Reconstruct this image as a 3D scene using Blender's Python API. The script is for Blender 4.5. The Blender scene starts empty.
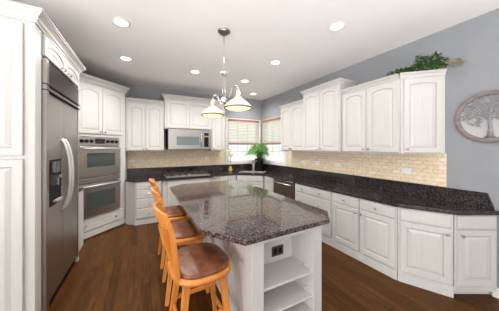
import bpy, bmesh, math, random
from mathutils import Vector, Matrix
R = math.radians
random.seed(7)
sc = bpy.context.scene
COL = sc.collection

# ------------------------------------------------------------------ camera
cam_d = bpy.data.cameras.new('camera')
cam = bpy.data.objects.new('camera', cam_d); COL.objects.link(cam)
cam.location = (0, 0, 1.55)
cam.rotation_euler = (R(90), 0, R(-27.7))
cam_d.sensor_width = 36
cam_d.lens = 204.0 / 499 * 36
cam_d.shift_y = -8.2 / 499
cam_d.clip_start = 0.05
sc.camera = cam

# ------------------------------------------------------------------ world, lights, exposure
w = bpy.data.worlds.new('sky'); sc.world = w; w.use_nodes = True
wn = w.node_tree.nodes; wl = w.node_tree.links
bg = wn['Background']
tc = wn.new('ShaderNodeTexCoord'); nz = wn.new('ShaderNodeTexNoise'); nz.inputs['Scale'].default_value = 9; nz.inputs['Detail'].default_value = 4
rp = wn.new('ShaderNodeValToRGB')
rp.color_ramp.elements[0].position = .38; rp.color_ramp.elements[0].color = (.80, .90, .78, 1)
rp.color_ramp.elements[1].position = .58; rp.color_ramp.elements[1].color = (.97, .99, 1, 1)
wl.new(tc.outputs['Generated'], nz.inputs['Vector']); wl.new(nz.outputs['Fac'], rp.inputs['Fac']); wl.new(rp.outputs['Color'], bg.inputs['Color'])
bg.inputs['Strength'].default_value = .88

def area(name, loc, target, sx, sy, power, color=(1, 1, 1)):
    d = bpy.data.lights.new(name, 'AREA'); d.shape = 'RECTANGLE'; d.size = sx; d.size_y = sy; d.energy = power; d.color = color
    o = bpy.data.objects.new(name, d); COL.objects.link(o); o.location = loc
    o.rotation_euler = (Vector(target) - Vector(loc)).to_track_quat('-Z', 'Y').to_euler()
    return o
area('rear_fill_light', (-.8, -7.9, 1.05), (-.8, 4, .85), 7.0, 1.7, 84, (1, .985, .96))  # added soft fill from far behind the camera, no known window
area('left_fill_light', (-4.9, -2.2, 1.05), (3, -1.6, .8), 7.0, 1.7, 220, (1, .985, .97))  # added side fill to brighten the right wall; no window known there
area('ceiling_fill_light', (-.5, -1.75, .4), (.2, .7, 3.0), 6.0, 3.2, 128, (1, .985, .985)).data.spread = R(80)  # unseen fill added behind the camera, aimed up to brighten the ceiling
area('outdoor_fill_back', (2.6, 6.5, .2), (2.3, 4.6, 2.2), 2.2, 1.0, 26, (1, .98, .95))  # added fill outside the back window, standing in for daylight off the ground
area('outdoor_fill_right', (4.4, 4.6, .2), (2.6, 4.2, 2.2), 2.2, 1.0, 18, (1, .98, .95))  # second added ground-bounce stand-in, outside the right window
sc.cycles.diffuse_bounces = 8
sc.cycles.max_bounces = 14

sc.view_settings.view_transform = 'Standard'
sc.view_settings.look = 'None'
sc.view_settings.exposure = 0.48
sc.view_settings.gamma = 1.0
sc.view_settings.use_curve_mapping = False

# ------------------------------------------------------------------ materials
def mat(name, color, rough=.5, metal=0.0, spec=.5, **kw):
    m = bpy.data.materials.new(name); m.use_nodes = True
    b = m.node_tree.nodes['Principled BSDF']
    b.inputs['Base Color'].default_value = (*color, 1); b.inputs['Roughness'].default_value = rough
    b.inputs['Metallic'].default_value = metal; b.inputs['Specular IOR Level'].default_value = spec
    for k, v in kw.items(): b.inputs[k.replace('_', ' ')].default_value = v
    return m
def nodes(m): return m.node_tree.nodes, m.node_tree.links, m.node_tree.nodes['Principled BSDF']
def ramp(n, stops):
    r = n.new('ShaderNodeValToRGB'); e = r.color_ramp.elements
    while len(e) < len(stops): e.new(.5)
    for i, (p, c) in enumerate(stops): e[i].position = p; e[i].color = (*c, 1)
    return r
def grain(name, c0, c1, scale=(40, 40, 3), nscale=1.0, rough=.4, detail=4, lo=.35, hi=.65, coord='Object', bump=0):
    m = mat(name, c0, rough); n, l, b = nodes(m)
    t = n.new('ShaderNodeTexCoord'); mp = n.new('ShaderNodeMapping'); mp.inputs['Scale'].default_value = scale
    z = n.new('ShaderNodeTexNoise'); z.inputs['Scale'].default_value = nscale; z.inputs['Detail'].default_value = detail
    r = ramp(n, [(lo, c0), (hi, c1)])
    l.new(t.outputs[coord], mp.inputs['Vector']); l.new(mp.outputs['Vector'], z.inputs['Vector']); l.new(z.outputs['Fac'], r.inputs['Fac']); l.new(r.outputs['Color'], b.inputs['Base Color'])
    if bump:
        bp = n.new('ShaderNodeBump'); bp.inputs['Strength'].default_value = bump; bp.inputs['Distance'].default_value = .002
        l.new(z.outputs['Fac'], bp.inputs['Height']); l.new(bp.outputs['Normal'], b.inputs['Normal'])
    return m

M = {}
M['cab'] = grain('whitewashed_cabinet_wood', (.59, .578, .558), (.62, .61, .592), (70, 70, 4), 1.0, .38)
M['cabdark'] = mat('grey_glaze_in_grooves', (.50, .485, .465), .5)
M['white'] = mat('white_trim_paint', (.82, .81, .80), .4)
M['wall'] = grain('grey_wall_paint', (.30, .315, .34), (.312, .328, .353), (6, 6, 6), 1, .8)
M['ceil'] = grain('white_ceiling_paint', (.90, .885, .868), (.92, .905, .888), (3, 3, 3), 1, .9)
M['steel'] = grain('brushed_stainless_steel', (.44, .405, .385), (.48, .445, .425), (150, 150, 1.5), 1, .33)
nodes(M['steel'])[2].inputs['Metallic'].default_value = 1
M['grille'] = mat('brown_steel_grille', (.13, .10, .09), .3, 1)
M['brownsteel'] = mat('dark_brown_appliance_front', (.065, .038, .028), .3)
M['steeldark'] = mat('dark_steel', (.20, .17, .155), .3, 1)
M['chrome'] = mat('polished_nickel', (.86, .855, .84), .2, 1)
M['satin'] = mat('satin_steel_handle', (.80, .79, .78), .32, .55)
M['nickel'] = mat('brushed_nickel_knob', (.48, .46, .43), .35, 1)
M['bronze'] = mat('antique_nickel', (.30, .25, .20), .35, 1)
M['black'] = mat('black_plastic', (.010, .010, .011), .5, 0, .12)
M['glassblack'] = mat('dark_oven_glass', (.06, .072, .07), .08)  # dark glass with a grey-green reflection put into its colour
M['mwglass'] = mat('microwave_glass_reflection', (.15, .185, .195), .1)  # grey-blue reflection painted in as the glass colour
M['grey'] = mat('grey_plastic', (.35, .35, .35), .4)
M['iron'] = mat('cast_iron', (.03, .03, .03), .5)
M['plate'] = mat('white_outlet_plastic', (.85, .85, .84), .35)
M['brownplate'] = mat('brown_outlet_plastic', (.055, .03, .024), .35)
M['display'] = mat('oven_display', (.01, .015, .02), .15)
M['pot'] = mat('black_ceramic_pot', (.012, .012, .013), .3)
M['soil'] = grain('potting_soil', (.03, .02, .012), (.06, .04, .025), (60, 60, 60), 1, .9)
M['orchid'] = mat('cream_green_petals', (.66, .70, .36), .6)
M['stem'] = mat('green_stem', (.10, .22, .05), .5)
M['vase'] = mat('amber_glass_vase', (.55, .42, .10), .1)
M['redwood'] = grain('red_brown_blind_wood', (.28, .115, .08), (.38, .165, .12), (3, 3, 60), 1, .45)
M['sink'] = mat('brushed_sink', (.36, .355, .35), .35)

def leafmat(name, c0, c1):
    m = grain(name, c0, c1, (25, 25, 25), 1, .5); return m
M['leaf'] = leafmat('ivy_leaf', (.018, .06, .012), (.08, .18, .035))
M['fern'] = leafmat('fern_leaf', (.07, .24, .04), (.27, .54, .13))
M['twig'] = mat('pale_dried_twig', (.38, .33, .25), .7)
M['artwood'] = grain('weathered_grey_wood', (.18, .16, .145), (.255, .23, .215), (8, 8, 30), 1, .7)
M['artback'] = mat('white_washed_backing', (.50, .50, .51), .7)
M['artmetal'] = grain('hammered_grey_metal', (.18, .185, .20), (.36, .36, .375), (60, 60, 60), 1, .5)
M['oak'] = grain('orange_oak', (.60, .20, .036), (.74, .30, .072), (14, 14, 3), 1, .33)
M['leather'] = grain('brown_leather', (.13, .041, .017), (.245, .087, .038), (14, 14, 14), 1, .36, bump=.25)

def granite(name, stops, fleck, amount, rough):
    m = mat(name, stops[1][1], rough, 0, .62); n, l, b = nodes(m)
    t = n.new('ShaderNodeTexCoord')
    z = n.new('ShaderNodeTexNoise'); z.inputs['Scale'].default_value = 60; z.inputs['Detail'].default_value = 5; z.inputs['Roughness'].default_value = .65
    r = ramp(n, stops)
    v = n.new('ShaderNodeTexVoronoi'); v.inputs['Scale'].default_value = 105
    r2 = ramp(n, [(.0, (0, 0, 0)), (.74, (0, 0, 0)), (.80, (1, 1, 1))])
    sp = n.new('ShaderNodeSeparateColor'); mx = n.new('ShaderNodeMixRGB'); mx.inputs['Color2'].default_value = (*fleck, 1)
    l.new(t.outputs['Object'], z.inputs['Vector']); l.new(t.outputs['Object'], v.inputs['Vector'])
    l.new(z.outputs['Fac'], r.inputs['Fac']); l.new(v.outputs['Color'], sp.inputs['Color']); l.new(sp.outputs['Red'], r2.inputs['Fac'])
    ml = n.new('ShaderNodeMath'); ml.operation = 'MULTIPLY'; ml.inputs[1].default_value = amount; l.new(r2.outputs['Color'], ml.inputs[0])
    l.new(ml.outputs[0], mx.inputs['Fac']); l.new(r.outputs['Color'], mx.inputs['Color1']); l.new(mx.outputs['Color'], b.inputs['Base Color'])
    return m
M['granite'] = granite('black_brown_granite', [(.36, (.007, .006, .008)), (.52, (.022, .017, .018)), (.64, (.050, .038, .038)), (.76, (.12, .10, .10))], (.16, .13, .13), .35, .045)
M['granite_tan'] = granite('speckled_brown_granite', [(.34, (.012, .009, .009)), (.50, (.058, .038, .034)), (.62, (.11, .080, .074)), (.74, (.24, .20, .19))], (.30, .25, .235), .45, .05)

def floor_mat():
    m = mat('dark_oak_planks', (.1, .05, .02), .38, 0, .12); n, l, b = nodes(m)
    t = n.new('ShaderNodeTexCoord'); mp = n.new('ShaderNodeMapping'); mp.inputs['Rotation'].default_value = (0, 0, R(90))
    br = n.new('ShaderNodeTexBrick'); br.inputs['Scale'].default_value = 1; br.inputs['Brick Width'].default_value = 1.1; br.inputs['Row Height'].default_value = .083
    br.inputs['Mortar Size'].default_value = .0016; br.inputs['Color1'].default_value = (.062, .023, .0045, 1); br.inputs['Color2'].default_value = (.104, .0405, .0085, 1)
    br.inputs['Mortar'].default_value = (.02, .008, .003, 1); br.offset_frequency = 2; br.offset = .37
    mp2 = n.new('ShaderNodeMapping'); mp2.inputs['Scale'].default_value = (26, 2.2, 1)
    z = n.new('ShaderNodeTexNoise'); z.inputs['Scale'].default_value = 1.5; z.inputs['Detail'].default_value = 6
    r = ramp(n, [(.3, (.62, .62, .62)), (.7, (1.25, 1.25, 1.25))])
    mx = n.new('ShaderNodeMixRGB'); mx.blend_type = 'MULTIPLY'; mx.inputs['Fac'].default_value = 1
    l.new(t.outputs['Object'], mp.inputs['Vector']); l.new(mp.outputs['Vector'], br.inputs['Vector'])
    l.new(t.outputs['Object'], mp2.inputs['Vector']); l.new(mp2.outputs['Vector'], z.inputs['Vector']); l.new(z.outputs['Fac'], r.inputs['Fac'])
    l.new(br.outputs['Color'], mx.inputs['Color1']); l.new(r.outputs['Color'], mx.inputs['Color2']); l.new(mx.outputs['Color'], b.inputs['Base Color'])
    return m
M['floor'] = floor_mat()

def tile_mat():
    m = mat('travertine_brick_tile', (.6, .5, .38), .45); n, l, b = nodes(m)
    t = n.new('ShaderNodeTexCoord'); sx = n.new('ShaderNodeSeparateXYZ'); ad = n.new('ShaderNodeMath'); cb = n.new('ShaderNodeCombineXYZ')
    l.new(t.outputs['Object'], sx.inputs[0]); l.new(sx.outputs['X'], ad.inputs[0]); l.new(sx.outputs['Y'], ad.inputs[1]); l.new(ad.outputs[0], cb.inputs['X']); l.new(sx.outputs['Z'], cb.inputs['Y'])
    br = n.new('ShaderNodeTexBrick'); br.inputs['Scale'].default_value = 1; br.inputs['Brick Width'].default_value = .102; br.inputs['Row Height'].default_value = .051
    br.inputs['Mortar Size'].default_value = .0034; br.inputs['Color1'].default_value = (.83, .66, .45, 1); br.inputs['Color2'].default_value = (.90, .79, .62, 1); br.inputs['Mortar'].default_value = (.66, .54, .40, 1)
    z = n.new('ShaderNodeTexNoise'); z.inputs['Scale'].default_value = 30; z.inputs['Detail'].default_value = 4
    r = ramp(n, [(.3, (.85, .85, .85)), (.7, (1.1, 1.1, 1.1))]); mx = n.new('ShaderNodeMixRGB'); mx.blend_type = 'MULTIPLY'; mx.inputs['Fac'].default_value = 1
    l.new(cb.outputs[0], br.inputs['Vector']); l.new(t.outputs['Object'], z.inputs['Vector']); l.new(z.outputs['Fac'], r.inputs['Fac'])
    l.new(br.outputs['Color'], mx.inputs['Color1']); l.new(r.outputs['Color'], mx.inputs['Color2']); l.new(mx.outputs['Color'], b.inputs['Base Color'])
    bp = n.new('ShaderNodeBump'); bp.inputs['Strength'].default_value = .4; bp.inputs['Distance'].default_value = .003; bp.invert = True
    l.new(br.outputs['Fac'], bp.inputs['Height']); l.new(bp.outputs['Normal'], b.inputs['Normal'])
    return m
M['tile'] = tile_mat()

def emis(name, color, strength):
    m = mat(name, color, .4); b = nodes(m)[2]
    b.inputs['Emission Color'].default_value = (*color, 1); b.inputs['Emission Strength'].default_value = strength; return m
M['lamp'] = emis('recessed_lamp_glow', (1, .96, .90), 6)
M['diffuser'] = emis('warm_lamp_diffuser', (1, .80, .50), .62)
def shade_mat():
    m = mat('white_glass_shade', (.86, .85, .83), .12); n, l, b = nodes(m)
    tr = n.new('ShaderNodeBsdfTranslucent'); tr.inputs['Color'].default_value = (.9, .86, .8, 1)
    mx = n.new('ShaderNodeMixShader'); mx.inputs['Fac'].default_value = .3
    l.new(b.outputs[0], mx.inputs[1]); l.new(tr.outputs[0], mx.inputs[2]); l.new(mx.outputs[0], n['Material Output'].inputs['Surface']); return m
M['shade'] = shade_mat()
def pane_mat():
    m = mat('window_glass', (1, 1, 1), .02); n, l, b = nodes(m)
    tr = n.new('ShaderNodeBsdfTransparent'); gl = n.new('ShaderNodeBsdfGlossy'); gl.inputs['Roughness'].default_value = .02
    mx = n.new('ShaderNodeMixShader'); mx.inputs['Fac'].default_value = .06
    l.new(tr.outputs[0], mx.inputs[1]); l.new(gl.outputs[0], mx.inputs[2]); l.new(mx.outputs[0], n['Material Output'].inputs['Surface']); return m
M['pane'] = pane_mat()
def slat_mat():
    m = mat('cream_blind_slats', (.72, .70, .64), .5); n, l, b = nodes(m)
    tr = n.new('ShaderNodeBsdfTranslucent'); tr.inputs['Color'].default_value = (.9, .87, .8, 1)
    mx = n.new('ShaderNodeMixShader'); mx.inputs['Fac'].default_value = .5
    l.new(b.outputs[0], mx.inputs[1]); l.new(tr.outputs[0], mx.inputs[2]); l.new(mx.outputs[0], n['Material Output'].inputs['Surface']); return m
M['slat'] = slat_mat()

# ------------------------------------------------------------------ helpers
def new(): return bmesh.new()
def obj(name, bm, m, parent=None, smooth=False, loc=None, bevel=0):
    me = bpy.data.meshes.new(name)
    bmesh.ops.recalc_face_normals(bm, faces=bm.faces[:])
    bm.to_mesh(me); bm.free()
    for x in (m if isinstance(m, (list, tuple)) else [m]): me.materials.append(x)
    if smooth:
        for p in me.polygons: p.use_smooth = True
    o = bpy.data.objects.new(name, me); COL.objects.link(o)
    if parent: o.parent = parent
    if loc: o.location = loc
    if bevel:
        bv = o.modifiers.new('bevel', 'BEVEL'); bv.width = bevel; bv.segments = 2; bv.limit_method = 'ANGLE'; bv.angle_limit = R(40)
    return o
def thing(name, label, cat, loc=(0, 0, 0), rz=0, group=None):
    o = bpy.data.objects.new(name, None); COL.objects.link(o); o.location = loc; o.rotation_euler = (0, 0, rz); o.empty_display_size = .1
    o['label'] = label; o['category'] = cat
    if group: o['group'] = group
    return o
def tag(o, label, cat, group=None):
    o['label'] = label; o['category'] = cat
    if group: o['group'] = group
    return o
def struct(name, bm, m, parent=None, **k):
    o = obj(name, bm, m, parent, **k)
    if not parent: o['kind'] = 'structure'
    return o
def dup(root, loc, rz=None, label=None, group=None):
    r = root.copy(); COL.objects.link(r); r.location = loc
    if rz is not None: r.rotation_euler = (0, 0, rz)
    if label: r['label'] = label
    if group: r['group'] = group
    for ch in list(root.children):
        c = ch.copy(); COL.objects.link(c); c.parent = r
        for g in ch.children:
            d = g.copy(); COL.objects.link(d); d.parent = c
    return r
def box(bm, x0, x1, y0, y1, z0, z1, mi=0, mtx=None):
    vs = [bm.verts.new((x, y, z)) for z in (z0, z1) for y in (y0, y1) for x in (x0, x1)]
    if mtx:
        for v in vs: v.co = mtx @ v.co
    for f in ((0, 2, 3, 1), (4, 5, 7, 6), (0, 1, 5, 4), (2, 6, 7, 3), (0, 4, 6, 2), (1, 3, 7, 5)):
        bm.faces.new([vs[i] for i in f]).material_index = mi
def prism(bm, pts, z0, z1, mi=0):
    a = [bm.verts.new((x, y, z0)) for x, y in pts]; b = [bm.verts.new((x, y, z1)) for x, y in pts]; n = len(pts)
    bm.faces.new(a[::-1]).material_index = mi; bm.faces.new(b).material_index = mi
    for i in range(n): bm.faces.new((a[i], a[(i + 1) % n], b[(i + 1) % n], b[i])).material_index = mi
def lathe(bm, prof, n=24, c=(0, 0, 0), axis='Z', mi=0, cap=True):
    rings = []
    for r, h in prof:
        ring = []
        for i in range(n):
            a = 2 * math.pi * i / n; p = (r * math.cos(a), r * math.sin(a), h)
            if axis == 'X': p = (p[2], p[0], p[1])
            if axis == 'Y': p = (p[0], p[2], p[1])
            ring.append(bm.verts.new((p[0] + c[0], p[1] + c[1], p[2] + c[2])))
        rings.append(ring)
    for a, b in zip(rings, rings[1:]):
        for i in range(n): bm.faces.new((a[i], a[(i + 1) % n], b[(i + 1) % n], b[i])).material_index = mi
    if cap:
        for r_ in (rings[0], rings[-1]):
            try: bm.faces.new(r_).material_index = mi
            except ValueError: pass
def tube(bm, pts, rad, n=8, mi=0, square=False):
    pts = [Vector(p) for p in pts]; rads = rad if isinstance(rad, (list, tuple)) else [rad] * len(pts)
    rings = []; up = None
    for i, p in enumerate(pts):
        t = (pts[min(i + 1, len(pts) - 1)] - pts[max(i - 1, 0)]).normalized()
        if up is None: up = Vector((0, 0, 1)) if abs(t.z) < .9 else Vector((0, 1, 0))
        a = t.cross(up).normalized(); b = a.cross(t).normalized(); up = b
        rr = rads[i]; rx, ry = rr if isinstance(rr, tuple) else (rr, rr)
        if square: ring = [bm.verts.new(p + a * sx * rx + b * sy * ry) for sx, sy in ((-1, -1), (1, -1), (1, 1), (-1, 1))]
        else: ring = [bm.verts.new(p + a * rx * math.cos(2 * math.pi * k / n) + b * ry * math.sin(2 * math.pi * k / n)) for k in range(n)]
        rings.append(ring)
    n = len(rings[0])
    for a, b in zip(rings, rings[1:]):
        for i in range(n): bm.faces.new((a[i], a[(i + 1) % n], b[(i + 1) % n], b[i])).material_index = mi
    bm.faces.new(rings[0][::-1]).material_index = mi; bm.faces.new(rings[-1]).material_index = mi
def bez(p0, p1, p2, p3, n=10):
    P = [Vector(p) for p in (p0, p1, p2, p3)]
    return [P[0] * (1 - t) ** 3 + P[1] * 3 * t * (1 - t) ** 2 + P[2] * 3 * t * t * (1 - t) + P[3] * t ** 3 for t in [i / n for i in range(n + 1)]]

# raised-panel front in a local frame: x width, front towards -y, z up; thickness t
def panel_bm(x0, x1, z0, z1, y=0.0, t=.02, arch=0.0, frame=.058, raised=True, glaze=True):
    bm = new(); N = 10
    w_, h_ = x1 - x0, z1 - z0
    fr = min(frame, w_ * .28, h_ * .30)
    def ring(inset, yy, a, first=False):
        l, r, b = x0 + inset, x1 - inset, z0 + inset
        pts = [(l, b), (r, b)]
        for i in range(N + 1):
            u = i / N; x = r + (l - r) * u
            top = z1 - inset - (0 if first else a * (2 * u - 1) ** 2)
            pts.append((x, top))
        return [bm.verts.new((px, yy, pz)) for px, pz in pts]
    e = .004
    rs = [ring(0, y, 0, True), ring(0, y - t + e, 0, True), ring(e, y - t, 0, True)]
    rs.append(ring(fr, y - t, arch))
    gl = []
    if raised:
        rs.append(ring(fr + .007, y - t + .009, arch)); gl.append(len(rs) - 2)
        rs.append(ring(fr + .012, y - t + .009, arch)); gl.append(len(rs) - 2)
        rs.append(ring(fr + min(.042, w_ * .12), y - t + .001, arch))
    for k, (a, b) in enumerate(zip(rs, rs[1:])):
        n = len(a)
        for i in range(n): bm.faces.new((a[i], a[(i + 1) % n], b[(i + 1) % n], b[i])).material_index = 1 if (k in gl and glaze) else 0
    bm.faces.new(rs[-1]); bm.faces.new(rs[0][::-1])
    return bm
def slab_bm(x0, x1, z0, z1, y=0.0, t=.02):
    bm = new(); e = .008
    ps = [(0, y), (0, y - t + e * .7), (e, y - t)]
    rs = [[bm.verts.new((px, yy, pz)) for px, pz in ((x0 + i, z0 + i), (x1 - i, z0 + i), (x1 - i, z1 - i), (x0 + i, z1 - i))] for i, yy in ps]
    for a, b in zip(rs, rs[1:]):
        for i in range(4): bm.faces.new((a[i], a[(i + 1) % 4], b[(i + 1) % 4], b[i]))
    bm.faces.new(rs[-1]); bm.faces.new(rs[0][::-1]); return bm
def knob(parent, x, z, y=-.02):
    bm = new(); lathe(bm, [(.006, 0), (.006, -.012), (.014, -.016), (.017, -.022), (.013, -.029), (.004, -.031)], 12, (x, y, z), 'Y')
    return obj('knob', bm, M['nickel'], parent, True)
def door(parent, x0, x1, z0, z1, arch=0, kn=None, y=0.0, name='door', frame=.058):
    o = obj(name, panel_bm(x0, x1, z0, z1, y, .02, arch, frame), [M['cab'], M['cabdark']], parent)
    if kn: knob(o, kn[0], kn[1], y - .02)
    return o
def drawer(parent, x0, x1, z0, z1, knobs=(), y=0.0, name='drawer'):
    o = obj(name, slab_bm(x0, x1, z0, z1, y), M['cab'], parent)
    for kx in knobs: knob(o, kx, (z0 + z1) / 2, y - .02)
    return o
# crown moulding swept along a plan polyline (local), outward = right-hand side of travel... profile (out, z)
CROWN = [(0, 0), (.012, 0), (.012, .014), (.022, .022), (.030, .044), (.052, .066), (.060, .070), (.060, .082), (.068, .085), (.068, .10), (0, .10)]
def crown_bm(path, z, scale=1.0, sign=1):
    bm = new(); P = [Vector((x, y)) for x, y in path]; cols = []
    for i, p in enumerate(P):
        d0 = (p - P[i - 1]).normalized() if i else (P[1] - p).normalized()
        d1 = (P[i + 1] - p).normalized() if i < len(P) - 1 else d0
        n0 = Vector((d0.y, -d0.x)) * sign; n1 = Vector((d1.y, -d1.x)) * sign
        nn = (n0 + n1).normalized(); k = 1 / max(.3, nn.dot(n0))
        cols.append([bm.verts.new((p.x + nn.x * k * o * scale, p.y + nn.y * k * o * scale, z + h * scale)) for o, h in CROWN])
    m = len(CROWN)
    for a, b in zip(cols, cols[1:]):
        for i in range(m): bm.faces.new((a[i], a[(i + 1) % m], b[(i + 1) % m], b[i]))
    bm.faces.new(cols[0]); bm.faces.new(cols[-1][::-1]); return bm
GAP = .0015

# ------------------------------------------------------------------ room shell
XW, YB, XL, YR, ZC = 3.24, 5.35, -1.55, -8.0, 2.98
XF, YP = -5.0, 2.28           # unseen room, stretched back and left to hold the fill lights
bm = new(); box(bm, XF - .1, XW + .1, YR - .1, YB + .1, -.1, 0); struct('floor', bm, M['floor'])
bm = new(); box(bm, XF - .1, XW + .1, YR - .1, YB + .1, ZC, ZC + .1); struct('ceiling', bm, M['ceil'])
WX0, WX1, WZ0, WZ1 = 2.13, 3.09, 1.13, 2.34        # back window opening
bm = new(); box(bm, XL - .1, WX0, YB, YB + .1, 0, ZC); box(bm, WX1, XW + .1, YB, YB + .1, 0, ZC); box(bm, WX0, WX1, YB, YB + .1, 0, WZ0); box(bm, WX0, WX1, YB, YB + .1, WZ1, ZC)
struct('wall_back', bm, M['wall'])
VY0, VY1 = 4.22, 5.20                               # right window opening
bm = new(); box(bm, XW, XW + .1, YR, VY0, 0, ZC); box(bm, XW, XW + .1, VY1, YB, 0, ZC); box(bm, XW, XW + .1, VY0, VY1, 0, WZ0); box(bm, XW, XW + .1, VY0, VY1, WZ1, ZC)
struct('wall_right', bm, M['wall'])
bm = new(); box(bm, XL - .1, XL, YP, YB, 0, ZC); box(bm, XF, XL - .1, YP, YP + .1, 0, ZC); struct('wall_left', bm, M['wall'])
bm = new()                                          # unseen far walls, with openings added for the fill lights
box(bm, XF, XW, YR - .1, YR, 2.65, ZC); box(bm, XF, XW, YR - .1, YR, 0, .25); box(bm, XF, -4.4, YR - .1, YR, .25, 2.65); box(bm, 2.8, XW, YR - .1, YR, .25, 2.65)
struct('wall_rear', bm, M['wall'])
bm = new()
box(bm, XF - .1, XF, YR, YP, 2.65, ZC); box(bm, XF - .1, XF, YR, YP, 0, .25); box(bm, XF - .1, XF, YR, -5.8, .25, 2.65); box(bm, XF - .1, XF, 1.4, YP, .25, 2.65)
struct('wall_side', bm, M['wall'])
bm = new(); box(bm, XW - .016, XW, YR, .705, 0, .085); box(bm, XW - .011, XW, YR, .705, .085, .10); struct('baseboard_right', bm, M['white'])

def window(name, width, rot, loc):
    # local: x along the wall, interior towards -y, z up, origin at the opening's lower left corner
    H_ = WZ1 - WZ0
    fr = new(); t = .085
    box(fr, -t, 0, -.022, -.001, -.06, H_ + .02); box(fr, width, width + t, -.022, -.001, -.06, H_ + .02); box(fr, -t - .0, width + t, -.024, -.001, H_ + .002, H_ + .03)
    box(fr, 0, width, -.03, -.001, -.06, 0)
    for a, b_, c_, d_ in ((0, .035, 0, H_), (width - .035, width, 0, H_), (0, width, 0, .04), (0, width, H_ - .04, H_)): box(fr, a, b_, .0, .095, c_, d_)
    o = struct(name, fr, M['white']); o.location = loc; o.rotation_euler = (0, 0, rot)
    mb = new()
    for k in (1, 2): box(mb, width * k / 3 - .008, width * k / 3 + .008, .045, .065, .04, H_ - .04)
    for z in (.30, .56, .90): box(mb, .035, width - .035, .044, .066, z - (.02 if z == .56 else .008), z + (.02 if z == .56 else .008))
    struct('window_muntins', mb, M['white'], o)
    p = new(); box(p, .035, width - .035, .053, .057, .04, H_ - .04); struct('window_pane', p, M['pane'], o)
    return o
window('window_1', WX1 - WX0, 0, (WX0, YB, WZ0))
window('window_2', VY1 - VY0, R(-90), (XW, VY1, WZ0))
def blind(width, rot, loc, label):
    t = thing('window_blind', label, 'blind', loc, rot, None)
    b = new(); box(b, .0, width, -.085, -.027, .005, .06); obj('head_rail', b, M['redwood'], t, bevel=.004)
    b = new(); box(b, .008, width - .008, -.08, -.032, -.66, -.615); obj('bottom_rail', b, M['redwood'], t, bevel=.004)
    b = new()
    for i in range(14):
        z = -.02 - i * .0425
        box(b, .008, width - .008, -.078, -.034, z - .0015, z + .0015, 0, Matrix.Translation((0, -.056, z)) @ Matrix.Rotation(R(-22), 4, 'X') @ Matrix.Translation((0, .056, -z)))
    obj('slats', b, M['slat'], t)
    for x in (.15, width / 2, width - .15):
        b = new(); tube(b, [(x, -.03, .01), (x, -.03, -.64)], .0025, 6); obj('cord', b, M['slat'], t)
    return t
blind(WX1 - WX0 + .02, 0, (WX0 - .01, YB, 2.285), 'half-raised cream blind with red-brown rails in the window left of the room corner')
blind(VY1 - VY0 + .02, R(-90), (XW, VY1 + .01, 2.285), 'half-raised cream blind with red-brown rails in the window on the right wall')

# tile backsplash
bm = new(); box(bm, -.30, 2.035, YB - .009, YB, 1.071, 1.55); box(bm, XW - .009, XW, 1.07, 4.13, 1.071, 1.48)
struct('trim_1', bm, M['tile'])

# ------------------------------------------------------------------ refrigerator wall (left)
FX = -.78
t = thing('refrigerator_cabinet', 'tall white cabinet surround with raised side panels and crown enclosing the refrigerator', 'cabinet', (0, 0, 0))
b = new(); box(b, -1.54, -.80, 2.28, 2.40, 0, 2.56); box(b, -1.54, -.80, 3.535, 3.575, 0, 2.56); box(b, -1.54, -.80, 2.40, 3.535, 2.345, 2.56)
box(b, -.80, -.775, 2.28, 2.405, 0, 2.56); box(b, -.80, -.775, 3.53, 3.575, 0, 2.56)
obj('cabinet_body', b, M['cab'], t)
for z0, z1, a in ((.12, 1.455, 0), (1.485, 2.54, .10)):
    o = obj('side_panel', panel_bm(-1.50, -.838, z0, z1, 2.279, .018, a), [M['cab'], M['cabdark']], t)
rotL = Matrix.Translation((FX + .004, 2.41, 0)) @ Matrix.Rotation(R(90), 4, 'Z')
def xdoor(parent, mtx, x0, x1, z0, z1, arch, nm='door', pull=None, kn=None, frame=.058):
    bm = panel_bm(x0, x1, z0, z1, 0, .02, arch, frame); bm.transform(mtx)
    o = obj(nm, bm, [M['cab'], M['cabdark']], parent)
    if pull:
        b = new(); x, z = pull; tube(b, bez((x - .05, -.02, z), (x - .05, -.055, z), (x + .05, -.055, z), (x + .05, -.02, z)), .006, 8); b.transform(mtx); obj('handle', b, M['nickel'], o, True)
    if kn:
        b = new(); lathe(b, [(.006, 0), (.006, -.012), (.014, -.016), (.017, -.022), (.013, -.029), (.004, -.031)], 12, (kn[0], -.02, kn[1]), 'Y'); b.transform(mtx); obj('knob', b, M['nickel'], o, True)
    return o
xdoor(t, rotL, .015, .555, 2.36, 2.545, .05, pull=(.46, 2.385), frame=.045)
xdoor(t, rotL, .565, 1.105, 2.36, 2.545, .05, pull=(.66, 2.385), frame=.045)
obj('crown_molding', crown_bm([(-1.54, 2.28), (-.775, 2.28), (-.775, 3.575), (-1.54, 3.575)], 2.561), M['cab'], t)

f = thing('refrigerator', 'wide stainless steel side-by-side refrigerator with ice and water dispenser in the white surround', 'refrigerator', (0, 0, 0))
b = new(); box(b, -1.50, -.83, 2.415, 3.525, .001, 2.335); obj('body', b, M['steeldark'], f)
b = new()
box(b, -.83, -.745, 2.415, 2.475, .08, 2.335); box(b, -.83, -.765, 3.495, 3.525, .08, 2.335)
obj('frame_trim', b, M['steel'], f, bevel=.004)
b = new(); box(b, -.83, -.80, 2.48, 3.49, .001, .10); obj('kick_plate', b, M['black'], f)
b = new(); box(b, -.83, -.765, 2.48, 3.49, 2.115, 2.33)
obj('grille_panel', b, M['grille'], f, bevel=.003)
b = new(); box(b, -.83, -.76, 2.48, 3.49, 2.065, 2.105); obj('louver', b, M['steel'], f, bevel=.003)
b = new()
for z in (2.058, 2.11): box(b, -.83, -.742, 2.412, 3.492, z - .004, z + .004)
obj('vent_gap', b, M['black'], f)
fd = None
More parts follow.
